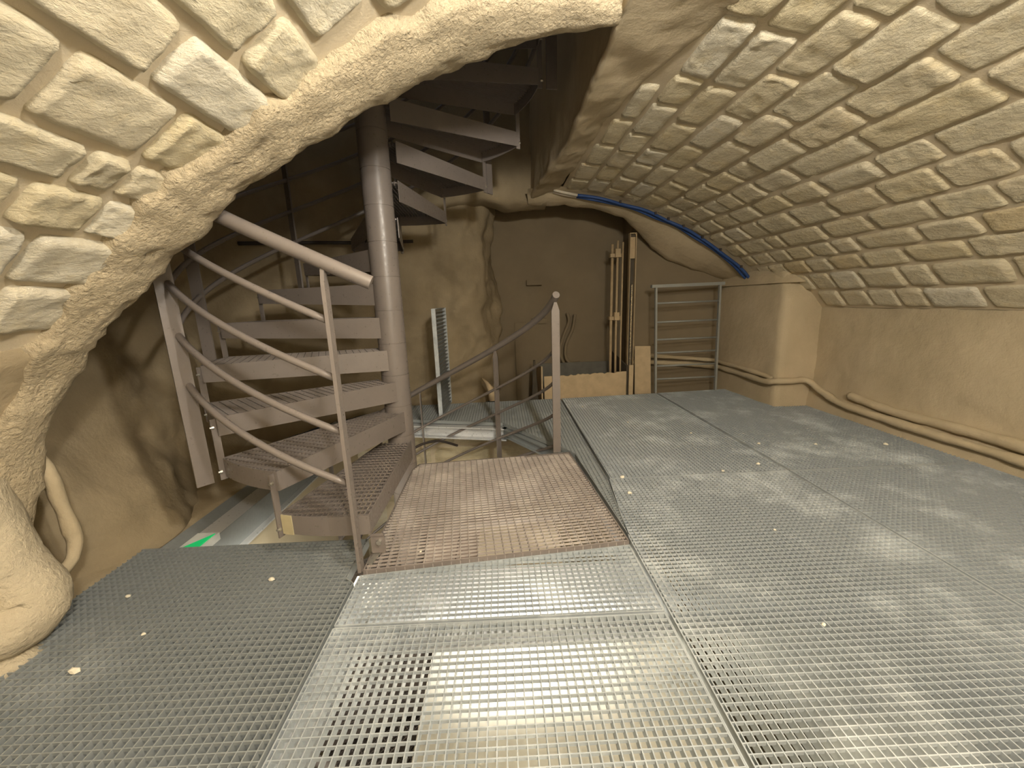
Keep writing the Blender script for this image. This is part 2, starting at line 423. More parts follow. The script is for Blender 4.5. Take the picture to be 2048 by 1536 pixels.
while z > -.25:
    yr = interp(JAMB, z)+lipdist(-A_SPR-(.858-z)*20); yo = yr-.17
    r = []
    for t, h in prof2:
        r.append(Vector((wx(z)+h-MORT-.0, lerp(yo, yr, t) if t <= 1 else yr+(t-1)*.3, z)))
    r += [r[-1]+Vector((-.15, .05, 0)), r[-1]+Vector((-.4, .1, 0))]
    rows.append(r); z -= .028
trim_1 = grid_obj('trim_1', rows, M['plaster_rough'], amp=.012, sc=8, amp2=.007, sc2=30, flip=True)
tag(trim_1, 'thick rough popcorn plaster lip round the front edge of the stairwell opening', kind='structure')

# trim_2: smoother plaster strip and flank along the right side of the opening, rising into the shaft
rows = []
ys = [1.40+(3.84-1.40)*k/70 for k in range(71)]
for y in ys:
    xe = x_edge(y)+.012*noise.noise(Vector((y*3, 0, 0)))
    ae = degrees(math.asin((xe-XC)/RV))
    ab = interp(FL_B, y)+.25*noise.noise(Vector((y*4, 1, 0)))
    r = []
    for k in range(13):
        t = k/12
        r.append(vp(lerp(ab, ae+.5, t), y, MORT-.012*smooth(t/.12)-.03*smooth(t)-(-.012 if k == 0 else 0)))
    r.append(Vector((xe+.008, y, 1.842))); r.append(Vector((xe, y, 1.862)))
    for k in range(1, 18): r.append(Vector((xe+.012, y, 1.862+1.5*(k/17)**1.4)))
    rows.append(r)
trim_2 = grid_obj('trim_2', rows, M['plaster'], amp=.012, sc=5, amp2=.005, sc2=22)
tag(trim_2, 'smooth beige plaster strip and flank along the right side of the stairwell opening', kind='structure')

# ------------------------------------------------------------------ walls
# left wall of the near room (below the springing)
rows = []
for k in range(26):
    z = .93-1.02*k/25
    rows.append([Vector((wx(z)-.0, lerp(-1.3, interp(JAMB, z)-.1, j/40), z)) for j in range(41)])
tag(grid_obj('wall_left', rows, M['rock'], amp=.012, sc=5, amp2=.004, sc2=25, flip=True), 'low beige rendered wall under the left springing of the vault', kind='structure')

# rubble wall of the stairwell, behind the stairs
plan = spline([(-1.66, .85, 0), (-1.78, 1.25, 0), (-1.90, 1.8, 0), (-1.92, 2.4, 0), (-1.86, 3.1, 0), (-1.35, 3.68, 0), (-.75, 3.83, 0), (-.38, 3.88, 0), (-.16, 4.0, 0), (-.06, 4.3, 0), (-.04, 4.62, 0)], 12)
rows = []
for k in range(90):
    z = 3.4-3.45*k/89
    r = []
    for i, p in enumerate(plan):
        q = plan[min(i+1, len(plan)-1)]-plan[max(i-1, 0)]; n = Vector((q.y, -q.x, 0)).normalized()
        w = smooth(1-(i/len(plan))*1.5)
        off = .36*w*max(0, (1.0-z)/1.0)**1.6 if z < 1.0 else 0
        r.append(p+n*min(off, .36)*smooth((p.y-.9)/.7)+Vector((0, 0, z)))
    rows.append(r)
def lumps(p):
    return 0
g = grid_obj('wall_stairwell', rows, M['rock_dark'], amp=.085, sc=2.6, amp2=.022, sc2=8, flip=True)
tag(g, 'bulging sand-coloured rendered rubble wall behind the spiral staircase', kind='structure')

# diaphragm wall across the back of the stair shaft, with the flat arch under it
ARCH = [(-2.1, .95), (-1.5, 1.28), (-1.16, 1.42), (-1.02, 1.48), (-.88, 1.55), (-.73, 1.66), (-.46, 1.795), (-.14, 1.85), (.08, 1.80), (.26, 1.80), (.45, 1.80)]
rows = []
n = 80
for i in range(n+1):
    x = -2.1+(.46+2.1)*i/n
    za = interp(ARCH, x)+.012*noise.noise(Vector((x*6, 0, 1)))
    r = [Vector((x, 3.80, 3.4+(za+.05-3.4)*(k/26)**.7)) for k in range(27)]
    r += [Vector((x, 3.81, za+.025)), Vector((x, 3.84, za+.005)), Vector((x, 3.90, za-.005)), Vector((x, 3.98, za-.012)), Vector((x, 4.06, za-.004)), Vector((x, 4.10, za+.04)), Vector((x, 4.12, za+.12)), Vector((x, 4.12, za+.4))]
    rows.append(r)
tag(grid_obj('wall_shaft_back', rows, M['rock_dark'], amp=.018, sc=3.5, amp2=.006, sc2=14), 'beige rendered wall over the flat arch at the back of the stair shaft', kind='structure')

# end lip of the vault and the funnel-shaped soffit under the blue hoses
FB = [(.3, 1.80, 3.90), (.6, 1.795, 3.90), (.86, 1.765, 3.90), (1.05, 1.71, 3.90), (1.18, 1.665, 3.92), (1.30, 1.60, 4.0), (1.5, 1.43, 4.10), (1.68, 1.30, 4.12), (2.04, 1.165, 4.12), (2.35, 1.05, 4.10), (2.6, .95, 4.1)]
rows = []
for i in range(81):
    x = .28+(2.50-.28)*i/80
    a = degrees(math.asin(min(.99, (x-XC)/RV)))
    A = vp(a, 3.60, MORT-.005); A2 = vp(a, 3.72, -.004)
    zb = interp([(q[0], q[1]) for q in FB], x)+.010*noise.noise(Vector((x*9, 3, 1))); yb = interp([(q[0], q[2]) for q in FB], x)
    B = Vector((x+.02, yb, zb))
    r = [A, lerp(A, A2, .5), A2]
    for k in range(1, 9):
        t = k/8; r.append(A2.lerp(B, t)+Vector((0, 0, -.02*sin(pi*t))))
    r += [B+Vector((0, .03, .02)), B+Vector((0, .06, .08)), B+Vector((0, .07, .3)), B+Vector((0, .07, .6))]
    rows.append(r)
tag(grid_obj('trim_3', rows, M['plaster'], amp=.008, sc=5, amp2=.004, sc2=20), 'beige plaster end of the vault sloping down behind the blue hoses', kind='structure')

# right wall (below the springing), with the pier
rows = []
for k in range(24):
    z = .83-.95*k/23
    rows.append([Vector((2.60-.04*smooth((.25-z)/.25), -1.3+(3.6+1.3)*j/90, z)) for j in range(91)])
tag(grid_obj('wall_right', rows, M['plaster'], amp=.016, sc=3.5, amp2=.004, sc2=25), 'long beige sprayed plaster wall under the right springing of the vault', kind='structure')
rows = []
pier = [(2.66, 3.18), (2.56, 3.175), (2.48, 3.17), (2.40, 3.17), (2.345, 3.172), (2.31, 3.178), (2.288, 3.195), (2.28, 3.23), (2.275, 3.3), (2.27, 3.4), (2.265, 3.5), (2.26, 3.6), (2.255, 3.7), (2.25, 3.8), (2.25, 3.9), (2.25, 4.05), (2.25, 4.2)]
for k in range(30):
    z = 1.22-1.35*k/29
    sh = .05*smooth((z-.85)/.35)
    rows.append([Vector((x+sh*.5, y+sh, z)) for x, y in pier])
tag(grid_obj('wall_pier', rows, M['plaster'], amp=.010, sc=4, amp2=.003, sc2=25, flip=True), 'square beige rendered pier standing out from the right wall', kind='structure')
# chamfer of the pier up to the vault
rows = []
for k in range(10):
    t = k/9
    rows.append([Vector((lerp(x, x+.12, t), lerp(y, y+.25, t), lerp(1.02, 1.30, t))) for x, y in [(2.66, 3.08), (2.5, 3.10), (2.36, 3.12), (2.29, 3.17), (2.262, 3.3), (2.25, 3.6), (2.24, 3.9), (2.24, 4.1)]])
tag(grid_obj('trim_4', rows, M['plaster'], amp=.008, sc=6, amp2=.003), 'sloping plaster top of the pier under the vault', kind='structure')

# back walls
def plane_grid(name, p0, p1, z0, z1, nx, nz, mat, label, amp=.006, sc=3, flip=False):
    p0 = Vector((*p0, 0)); p1 = Vector((*p1, 0))
    rows = [[p0.lerp(p1, i/nx)+Vector((0, 0, lerp(z0, z1, k/nz))) for i in range(nx+1)] for k in range(nz+1)]
    o = grid_obj(name, rows, mat, amp=amp, sc=sc, flip=flip)
    return tag(o, label, kind='structure')
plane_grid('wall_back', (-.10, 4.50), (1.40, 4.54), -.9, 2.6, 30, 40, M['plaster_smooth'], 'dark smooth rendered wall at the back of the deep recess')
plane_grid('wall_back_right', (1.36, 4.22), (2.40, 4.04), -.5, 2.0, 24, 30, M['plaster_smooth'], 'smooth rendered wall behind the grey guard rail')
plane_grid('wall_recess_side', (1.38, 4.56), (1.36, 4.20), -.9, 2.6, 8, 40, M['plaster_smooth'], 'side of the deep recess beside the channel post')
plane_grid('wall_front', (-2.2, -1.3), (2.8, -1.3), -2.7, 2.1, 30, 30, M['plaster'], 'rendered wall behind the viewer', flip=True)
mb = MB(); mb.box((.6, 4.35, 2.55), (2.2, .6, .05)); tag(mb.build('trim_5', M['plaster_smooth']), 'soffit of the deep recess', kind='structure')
mb = MB(); mb.box((-.8, 2.9, 3.42), (2.8, 2.6, .06)); tag(mb.build('ceiling_upper', M['pale']), 'pale ceiling of the storey above the stairwell', kind='structure')
plane_grid('wall_shaft_front', (-2.3, 1.75), (.6, 1.75), 2.35, 3.4, 12, 8, M['plaster'], 'rendered wall of the shaft above the plaster lip', flip=True)

# sandy ledge along the left wall, level with the gratings
rows = []
for i in range(60):
    y = -1.0+(2.75+1.0)*i/59
    xi = interp([(-1, -1.50), (1.0, -1.49), (1.5, -1.52), (2.1, -1.44), (2.8, -1.42)], y)+.012*noise.noise(Vector((y*7, 0, 0)))
    rows.append([Vector((lerp(xi, -1.95, k/14), y, lerp(-.03, .10, (k/14)**1.5)*1.0-(.09 if k == 0 else 0))) for k in range(15)])
tag(grid_obj('trim_6', rows, M['rock'], amp=.015, sc=6, amp2=.006, sc2=22), 'sandy plaster ledge between the left wall and the gratings', kind='structure')

# ------------------------------------------------------------------ lower level
ZL = -2.72
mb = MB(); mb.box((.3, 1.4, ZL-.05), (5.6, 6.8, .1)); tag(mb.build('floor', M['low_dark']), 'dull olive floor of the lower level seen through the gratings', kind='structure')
plane_grid('wall_lower_left', (-1.40, -1.3), (-1.36, 3.45), ZL, -.10, 30, 20, M['cream'], 'cream rendered wall of the lower level under the left beam', amp=.02, sc=2)
plane_grid('wall_lower_right', (2.65, 3.6), (2.65, -1.3), ZL, -.10, 30, 20, M['cream'], 'cream wall of the lower level on the right', amp=.02, sc=2)
wl = plane_grid('wall_lower_back', (-1.45, 3.46), (2.7, 3.46), ZL, -.12, 20, 20, M['mortar'], 'wall of large cream blocks under the rear grating', amp=.004)
random.seed(11)
def block(x0, x1, z0, z1):
    cx_, cz_ = (x0+x1)/2, (z0+z1)/2; hx, hz = (x1-x0)/2-.008, (z1-z0)/2-.008
    V = []; nu, nv = 7, 5; sd = random.uniform(0, 50)
    for i in range(nu):
        for j in range(nv):
            u = math.copysign(1-(1-abs(-1+2*i/(nu-1)))**1.5, -1+2*i/(nu-1)); v = math.copysign(1-(1-abs(-1+2*j/(nv-1)))**1.5, -1+2*j/(nv-1))
            e = min((1-abs(u))*hx, (1-abs(v))*hz)
            V.append(Vector((u*hx, -(-.01 if e < 1e-4 else .03+.012*fbm((u*hx+sd, v*hz, sd), 8)), v*hz)))
    F = [(i*nv+j, (i+1)*nv+j, (i+1)*nv+j+1, i*nv+j+1) for i in range(nu-1) for j in range(nv-1)]
    mesh_obj('stone', V, F, M['stone'], wl, True, loc=(cx_, 3.46, cz_))
zz = -.13
for rh in (.20, .26, .30, .28, .30, .32, .30):
    x = -1.4-random.uniform(0, .3)
    while x < 2.6:
        w = random.uniform(.36, .72); block(x, min(x+w, 2.66), zz-rh, zz); x += w
    zz -= rh
# cream cladding boxes seen through the front gratings
def part_box(mb_, c, d): mb_.box(c, d)
cl = empty('duct_casing', (.14, .70, -.42)); tag(cl, 'long cream panelled casing lying below the middle grating', 'casing')
for k, (x0, x1) in enumerate([(-.32, -.034), (-.03, .30), (.304, .66)]):
    m_ = MB(); m_.box(((x0+x1)/2-.14, 0.04, 0), (x1-x0, 1.50, .06)); m_.build('panel', M['casing'], cl)
m_ = MB(); m_.box((-.02, 1.545, -.33), (1.42, .26, .05)); tag(m_.build('bright_band_panel', M['white']), 'white panel added to give the bright band below the grating strip in front of the landing', 'duct')  # white panel added to make the bright band below the strip
cl2 = empty('wide_casing', (-.2, 2.15, -.52)); tag(cl2, 'pinkish brown panelled casing lying below the staircase landing', 'casing')
for k, (x0, x1) in enumerate([(-.30, -.12), (-.113, .05), (.057, .22)]):
    m_ = MB(); m_.box(((x0+x1)/2, .02, 0), (x1-x0, .85, .05)); m_.build('panel', M['pink'], cl2)
m_ = MB(); m_.box((.05, 1.93, -.36), (.44, .42, .03)); m_.box((.05, 1.93, -.39), (.40, .38, .03)); tag(m_.build('cover_plate', M['cream']), 'cream cover plate seen through the front of the landing', 'plate')
# thick pipes of the lower level under the left gratings
for k, (x, mat, lab) in enumerate([(-.42, 'pink', 'thick pinkish brown pipe running under the middle grating'), (-.95, 'grey_board', 'dull grey pipe running under the left grating'), (1.30, 'pink', 'pinkish brown pipe running under the right grating'), (1.75, 'grey_board', 'dark grey pipe running under the right grating')]):
    m_ = MB(); m_.tube([(x, -1.2, -.75-.1*k), (x, .2, -.75-.1*k), (x+.03, .9, -.8-.1*k)], .07, 14); o = m_.build('service_pipe', M[mat], None, True); tag(o, lab, 'pipe')

# ------------------------------------------------------------------ grating maker
def clip_scan(poly, axis, c):
    """sorted coordinates where line (coord[axis]=c) crosses poly; returns intervals on the other axis"""
    o = 1-axis; xs = []
    for i in range(len(poly)):
        p, q = poly[i], poly[(i+1) % len(poly)]
        if (p[axis] <= c) != (q[axis] <= c):
            t = (c-p[axis])/(q[axis]-p[axis]); xs.append(p[o]+t*(q[o]-p[o]))
    xs.sort(); return list(zip(xs[::2], xs[1::2]))
def grating_parts(poly, px, py, tb, db, tc, dc, z=0.0, deep_axis=1, ox=None, oy=None):
    """bearing bars run along deep_axis; returns (bearing MB, cross MB)"""
    xs = [p[0] for p in poly]; ys_ = [p[1] for p in poly]
    A, B = MB(), MB()
    x = (ox if ox is not None else min(xs))+px/2
    while x < max(xs):
        for a_, b_ in clip_scan(poly, 0, x):
            if b_-a_ > .004:
                (A if deep_axis == 1 else B).bar((x, a_), (x, b_), tb if deep_axis == 1 else tc, z-(db if deep_axis == 1 else dc), z)
        x += px
    y = (oy if oy is not None else min(ys_))+py/2
    while y < max(ys_):
        for a_, b_ in clip_scan(poly, 1, y):
            if b_-a_ > .004:
                (A if deep_axis == 0 else B).bar((a_, y), (b_, y), tb if deep_axis == 0 else tc, z-.0004-(db if deep_axis == 0 else dc), z-.0004)
        y += py
    return A, B
def inset(poly, d):
    n_ = len(poly); out = []
    for i in range(n_):
        p0 = Vector(poly[i-1]); p1 = Vector(poly[i]); p2 = Vector(poly[(i+1) % n_])
        d1 = (p1-p0).normalized(); d2 = (p2-p1).normalized()
        n1 = Vector((-d1.y, d1.x)); n2 = Vector((-d2.y, d2.x))
        k = 1+n1.dot(n2)
        out.append(tuple(p1+(n1+n2)*d/max(k, .3)))
    return out
def floor_grating(poly, label, mat, open_edges=(), frame=True, px=.0222, py=.0215, db=.026, dc=.009, group='galvanised floor gratings'):
    cx_ = sum(p[0] for p in poly)/len(poly); cy_ = sum(p[1] for p in poly)/len(poly)
    root = empty('floor_grating', (cx_, cy_, 0)); tag(root, label, 'grating', group)
    P = [(p[0]-cx_, p[1]-cy_) for p in poly]
    A, B = grating_parts(inset(P, .002), px, py, .0028, db, .0026, dc)
    tag(A.build('bearing_bars', mat, root), kind='stuff'); tag(B.build('cross_bars', mat, root), kind='stuff')
    if frame:
        I = inset(P, .0035)
        for i in range(len(I)):
            if i in open_edges: continue
            m_ = MB(); m_.bar(I[i], I[(i+1) % len(I)], .0035, -db, .0006); m_.build('edge_bar', mat, root)
    return root
floor_grating([(-1.50, -.9), (-.553, -.9), (-.553, 1.235), (-.585, 1.26), (-.585, 1.50), (-1.52, 1.505)], 'dull olive-grey floor grating at the left, below the plaster pipe', M['galv_dark'], open_edges=(5,), db=.032)
floor_grating([(-.547, -.9), (.472, -.9), (.472, 1.030), (-.547, 1.037)], 'pale floor grating in front of the landing, over the cream casing', M['galv'])
floor_grating([(-.547, 1.041), (.472, 1.034), (.472, 1.375), (-.547, 1.272)], 'narrow strip of grating against the front edge of the landing', M['galv'])
floor_grating([(.480, -.9), (1.515, -.9), (1.525, 1.945), (.545, 1.955), (.480, 1.42)], 'large floor grating right of the landing, nearest the viewer', M['galv'])
floor_grating([(1.522, -.9), (2.575, -.9), (2.585, 1.945), (1.532, 1.945)], 'dusty floor grating along the foot of the right wall', M['galv'], open_edges=(1,))
floor_grating([(.552, 1.960), (1.528, 1.950), (1.528, 3.80), (.562, 3.742)], 'far floor grating running up to the tan board box', M['galv'])
floor_grating([(1.534, 1.950), (2.585, 1.950), (2.59, 3.165), (2.285, 3.17), (2.265, 3.86), (1.534, 3.805)], 'far floor grating notched round the pier below the guard rail', M['galv'], open_edges=(1, 2, 3))
floor_grating([(.487, 1.44), (.538, 1.96), (.555, 3.742), (-.95, 3.70), (-.95, 3.27), (-.02, 3.03), (.35, 2.47), (.43, 2.32)], 'rear grating beside the stair opening, ending behind the staircase', M['galv_dark'])

# ------------------------------------------------------------------ steel beams under the gratings
def ibeam(name, p, q, w, h, ztop, label, mat='beam'):
    p = Vector((*p, 0)); q = Vector((*q, 0)); c = (p+q)/2
    root = empty(name, (c.x, c.y, ztop)); tag(root, label, 'beam')
    a_, b_ = p-c, q-c
    m_ = MB(); m_.bar(a_, b_, w, -.010, 0); m_.build('top_flange', M[mat], root)
    m_ = MB(); m_.bar(a_, b_, .010, -h+.01, -.010); m_.build('web', M[mat], root)
    m_ = MB(); m_.bar(a_, b_, w, -h, -h+.01); m_.build('bottom_flange', M[mat], root)
    return root
ibeam('steel_beam', (-1.5, 1.036), (2.6, 1.036), .04, .045, -.036, 'slim steel beam crossing under the gratings in front of the landing')
ibeam('steel_beam', (.50, 2.0), (2.6, 2.0), .12, .14, -.036, 'steel beam crossing under the right gratings level with the landing')
ibeam('steel_beam', (1.53, -1.0), (1.53, 3.80), .13, .14, -.037, 'steel beam under the long joint between the right gratings')
ibeam('steel_beam', (.50, 1.27), (.53, 3.75), .05, .14, -.037, 'narrow steel beam under the joint right of the landing')
ibeam('steel_beam', (-.55, -1.0), (-.55, 1.26), .05, .14, -.037, 'narrow steel beam under the joint left of the middle grating')
# beam along the left side of the stair opening: flange, sloping plate and lower ledge
root = empty('steel_beam', (-1.35, 1.3, -.035)); tag(root, 'pale grey steel beam running back along the left side of the stair opening', 'beam')
m_ = MB(); m_.quadbox([(-.06, -2.4, -.012), (.035, -2.4, -.012), (.035, 2.05, -.012), (-.06, 2.05, -.012), (-.06, -2.4, 0), (.035, -2.4, 0), (.035, 2.05, 0), (-.06, 2.05, 0)]); m_.build('top_flange', M['beam'], root)
m_ = MB(); m_.quadbox([(.028, -2.4, -.13), (.040, -2.4, -.13), (.040, 2.05, -.13), (.028, 2.05, -.13), (.028, -2.4, -.001), (.038, -2.4, -.001), (.038, 2.05, -.001), (.028, 2.05, -.001)]); m_.build('web', M['galv_dark'], root)
m_ = MB(); m_.box((.05, -.175, -.128), (.05, 4.45, .008)); m_.build('bottom_flange', M['beam'], root)
m_ = MB(); m_.quadbox([(-.13, -2.4, .0), (-.06, -2.4, -.02), (-.06, 2.05, -.02), (-.13, 2.05, .0), (-.13, -2.4, .012), (-.06, -2.4, -.008), (-.06, 2.05, -.008), (-.13, 2.05, .012)]); m_.build('side_plate', M['galv_dark'], root)
ibeam('steel_beam', (-1.30, 3.35), (.02, 3.03), .12, .10, -.034, 'blue-grey steel beam under the rear grating behind the handrail')
ibeam('steel_beam', (-.01, 3.02), (.44, 2.31), .05, .07, -.034, 'short dark steel beam slanting to the foot of the landing post', 'galv_dark')

# ------------------------------------------------------------------ spiral staircase
PC = Vector((-.615, 2.24, 0)); RIS = .1775; STEP = 22.3; RO = .868; RR = .945
stair = empty('spiral_staircase', PC)
tag(stair, 'taupe painted steel spiral staircase climbing clockwise round a central pole', 'staircase')
def pol(r, a, z=0): return Vector((r*cos(R_(a)), r*sin(R_(a)), z))
# pole with the joints of its stacked sleeves
m_ = MB(); zs = -2.7; path = []; rad = []
zj = [.567+RIS*k for k in range(-18, 16)]
z = -2.7; path.append((0, 0, z)); rad.append(.076)
for q in zj:
    path += [(0, 0, q-.0016), (0, 0, q-.0012), (0, 0, q+.0012), (0, 0, q+.0016)]; rad += [.076, .0735, .0735, .076]
path.append((0, 0, 3.38)); rad.append(.076)
m_.tube(path, rad, 40)
p_ = m_.build('central_pole', M['taupe'], stair, True)
try: p_.data.set_sharp_from_angle(angle=R_(40))
except Exception: pass

# tread in local coords: front edge direction along +X (radial), +Y = climber's front side
def tread_meshes():
    a0 = 5.3; a1 = -18.4
    arc = [(RO*cos(R_(lerp(a0, a1, k/12))), RO*sin(R_(lerp(a0, a1, k/12)))) for k in range(13)]
    poly = [(.055, .064)]+[arc[0]]+arc[1:]+[(.055, -.10)]
    th = .004
    # front plate (tapered)
    F = MB()
    def plate(p, q, h0, h1, t=th, up=.0):
        p = Vector(p); q = Vector(q); d = (q-p).normalized(); n_ = Vector((-d.y, d.x))*t/2
        F.quadbox([(*(p-n_), -h0), (*(q-n_), -h1), (*(q+n_), -h1), (*(p+n_), -h0), (*(p-n_), up), (*(q-n_), up), (*(q+n_), up), (*(p+n_), up)])
    plate((.04, .064), arc[0], .112, .078)
    Fr = F; F = MB(); 
    plate((.05, -.10), arc[-1], .105, .078); Bk = F
    F = MB()
    for p, q in zip(arc, arc[1:]): plate(p, q, .078, .078, .004)
    Bd = F
    P = [tuple(p) for p in poly][::-1]
    A, B = grating_parts(P, .034, .0205, .0024, .020, .0022, .007, z=-.001, deep_axis=0)
    A.v += B.v; n0 = len(A.v)-len(B.v); A.f += [tuple(i+n0 for i in f) for f in B.f]
    return Fr, Bk, Bd, A, arc
Fr, Bk, Bd, Gr, arc = tread_meshes()
def to_me(name, mb_, mat):
    me = bpy.data.meshes.new(name); me.from_pydata([tuple(v) for v in mb_.v], [], mb_.f); me.materials.append(mat); me.update(); return me
meF, meB, meO, meG = to_me('front_plate', Fr, M['taupe']), to_me('back_plate', Bk, M['taupe']), to_me('outer_band', Bd, M['taupe']), to_me('step_grating', Gr, M['taupe'])
lb = MB(); lb.beam((0, 0, -.09), (0, 0, .17), .026, .006, (0, 1, 0)); meL = to_me('link_bar', lb, M['taupe'])
bo = MB()
bo.tube([(.003, 0, 0), (.011, 0, 0), (.0112, 0, 0), (.017, 0, 0)], [.0085, .0085, .005, .005], 8)
meBo = to_me('bolt', bo, M['bolt'])
def tread(zt, rot):
    t = empty('step', (0, 0, zt), R_(rot)); t.parent = stair
    # the step's frame meshes and grating
    share('front_plate', meF, t); share('back_plate', meB, t); share('outer_band', meO, t)
    g_ = share('step_grating', meG, t); g_['kind'] = 'stuff'
    return t
A1 = -89.7            # direction of the front plate of the first step (outer corner lands at -84.4)
for k in range(1, 16):
    t = tread(RIS*k, A1-STEP*(k-1))
    # link bar between the back corner of this step and the front corner of the next
    ang = -18.0; q = pol(RO+.008, ang, 0)
    l = share('link_bar', meL, t, (q.x, q.y, 0), R_(ang)); share('bolt', meBo, t, (q.x, q.y, -.055), R_(ang)); share('bolt', meBo, t, (q.x, q.y, .135), R_(ang))
    if k == 1:
        a_ = arc; m_ = MB()
        for i in (10, 11):
            p, q2 = Vector((*a_[i], 0)), Vector((*a_[i+1], 0)); p = p*1.004; q2 = q2*1.004
            if i == 11: q2 = p.lerp(q2, .6)
            m_.bar(p, q2, .004, -.079, .0008)
        o = m_.build('masking_tape', M['tape'], t); o['label'] = 'strip of yellowish masking tape round the end of the step'
for k in range(1, 16):
    tread(-RIS*k, 7+STEP*k-5.3)

# landing
land = empty('landing', (0, 0, 0)); land.parent = stair
LP = [(-.543, 1.286), (.476, 1.39), (.403, 2.345), (-.53, 2.262), (-.555, 2.18)]
LPl = [(x-PC.x, y-PC.y) for x, y in LP]
m_ = MB(); I = inset(LPl, .004)
for i in range(len(I)): m_.bar(I[i], I[(i+1) % len(I)], .006, -.035, .004)
m_.build('frame', M['taupe'], land)
rot = Matrix.Rotation(R_(-5.8), 2); Lr = [tuple(rot @ Vector(p)) for p in LPl]
A, B = grating_parts(Lr, .034, .0225, .0028, .026, .0032, .008, z=.003)
inv = Matrix.Rotation(R_(5.8), 3, 'Z')
A.v = [inv @ v for v in A.v]; B.v = [inv @ v for v in B.v]
tag(A.build('bearing_bars', M['taupe_worn'], land), kind='stuff'); tag(B.build('cross_bars', M['taupe_worn'], land), kind='stuff')
m_ = MB()
for px_ in ((-.30+.0, .32), (.12, .36)):
    pass
m_.bar((LPl[0][0]+.1, LPl[0][1]+.33), (LPl[1][0]-.02, LPl[1][1]+.30), .006, -.06, -.03); m_.build('stiffener', M['taupe'], land)

# outer balustrade of the climbing flight
SL = RIS/STEP
def helix(r, a0, a1, zf, step=3.0):
    out = []; n_ = max(2, int(abs(a1-a0)/step))
    for k in range(n_+1):
        a_ = lerp(a0, a1, k/n_); out.append(pol(r, a_, zf(a_)))
    return out
up_z = lambda off: (lambda a_: off+SL*(-86.0-a_))
m_ = MB(); m_.tube(helix(RR, -77.5, -77.5-STEP*15, up_z(1.090)), .0225, 14); h_ = m_.build('handrail', M['taupe'], stair, True); h_.data.set_sharp_from_angle(angle=R_(50))
for off in (.905, .715, .525, .335):
    m_ = MB(); m_.tube(helix(RR-.012, -86, -86-STEP*15, up_z(off)), .0122, 10); m_.build('mid_rail', M['taupe'], stair, True)
def post(ang, z0, z1, w=.052, t=.010, r=RR, chamf=.028):
    m_ = MB(); d = pol(1, ang); n_ = Vector((-d.y, d.x, 0)); c = d*r
    def ring(z_, wi): return [c-d*wi[0]-n_*t/2, c+d*wi[1]-n_*t/2, c+d*wi[1]+n_*t/2, c-d*wi[0]+n_*t/2]
    lv = [(z0, (w/2, w/2)), (z1-.05, (w/2, w/2)), (z1, (.008, .008))]
    base = len(m_.v)
    for z_, wi in lv: m_.v += [v+Vector((0, 0, z_)) for v in ring(z_, wi)]
    for s in range(2):
        for k in range(4):
            k2 = (k+1) % 4; m_.f.append((s*4+k, s*4+k2, s*4+4+k2, s*4+4+k))
    m_.f.append((3, 2, 1, 0)); m_.f.append((8, 9, 10, 11))
    return m_.build('baluster', M['taupe'], stair)
post(-86.0, .004, 1.07, w=.040, t=.012)
for k in range(1, 7):
    ang = -84.4-STEP*2*k
    post(ang, RIS*(2*k)-.085, 1.070+SL*(-86-ang), w=.058)
# bracket of the first baluster on the first step
m_ = MB(); q = pol(.862, -84.4); m_.box((q.x+.028, q.y-.012, .060), (.052, .006, .075)); m_.box((q.x+.028, q.y-.014, .098), (.052, .010, .005)); m_.build('bracket', M['taupe'], stair)
m_ = MB(); m_.tube([(q.x+.034, q.y-.014, .07), (q.x+.034, q.y-.026, .07)], .010, 6); m_.build('bolt', M['bolt'], stair)
# slotted bracket lying at the foot of the first baluster
m_ = MB(); m_.beam((.085, -.915, .006), (.115, -.83, .02), .022, .004); m_.build('slotted_bracket', M['bolt'], stair)

# balustrade of the descending flight, from the landing post
dn_z = lambda off: (lambda a_: off-SL*(a_-7.0))
def rdn(a_): return RR-.045*smooth((a_-12)/50)
def helix_dn(d, a0, a1, zf):
    n_ = int((a1-a0)/3); return [pol(rdn(lerp(a0, a1, k/n_))-d, lerp(a0, a1, k/n_), zf(lerp(a0, a1, k/n_))) for k in range(n_+1)]
m_ = MB(); m_.tube(helix_dn(0, 5.5, 300, dn_z(.965)), .0215, 14); h_ = m_.build('handrail', M['taupe'], stair, True); h_.data.set_sharp_from_angle(angle=R_(50))
for off in (.655, .46, .255, .05):
    m_ = MB(); m_.tube(helix_dn(.010, 7.5, 290, dn_z(off)), .0105, 10); m_.build('mid_rail', M['taupe'], stair, True)
post(7.0, .003, .935, w=.048)
for k, ang in enumerate((51.6, 94, 141, 186, 230, 275)):
    post(ang, -RIS*(1+2*k+.9)-.085, .945-SL*(ang-7), w=.048, r=rdn(ang))

# ------------------------------------------------------------------ guard rail on the back wall
gr = empty('guard_rail', (1.82, 3.83, 0)); tag(gr, 'grey painted guard rail with a flat top bar standing against the back wall', 'railing')
for x0, x1 in ((1.49, 1.525), (2.108, 2.133)):
    m_ = MB(); m_.beam((x0-1.82, 0, 1.03), (x1-1.82, 0, 0), .018, .03, (0, 1, 0)); m_.build('upright', M['ladder'], gr)
m_ = MB(); m_.beam((1.445-1.82, 0, 1.04), (2.145-1.82, .0, 1.046), .045, .028); m_.build('top_bar', M['ladder'], gr)
for z in (.880, .700, .530, .400, .268, .136):
    x0 = lerp(1.525, 1.49, z/1.03); x1 = lerp(2.133, 2.108, z/1.03)
    m_ = MB(); m_.tube([(x0-1.82, 0, z), (x1-1.82, 0, z+.004)], .009, 8); m_.build('rung', M['ladder'], gr, True)

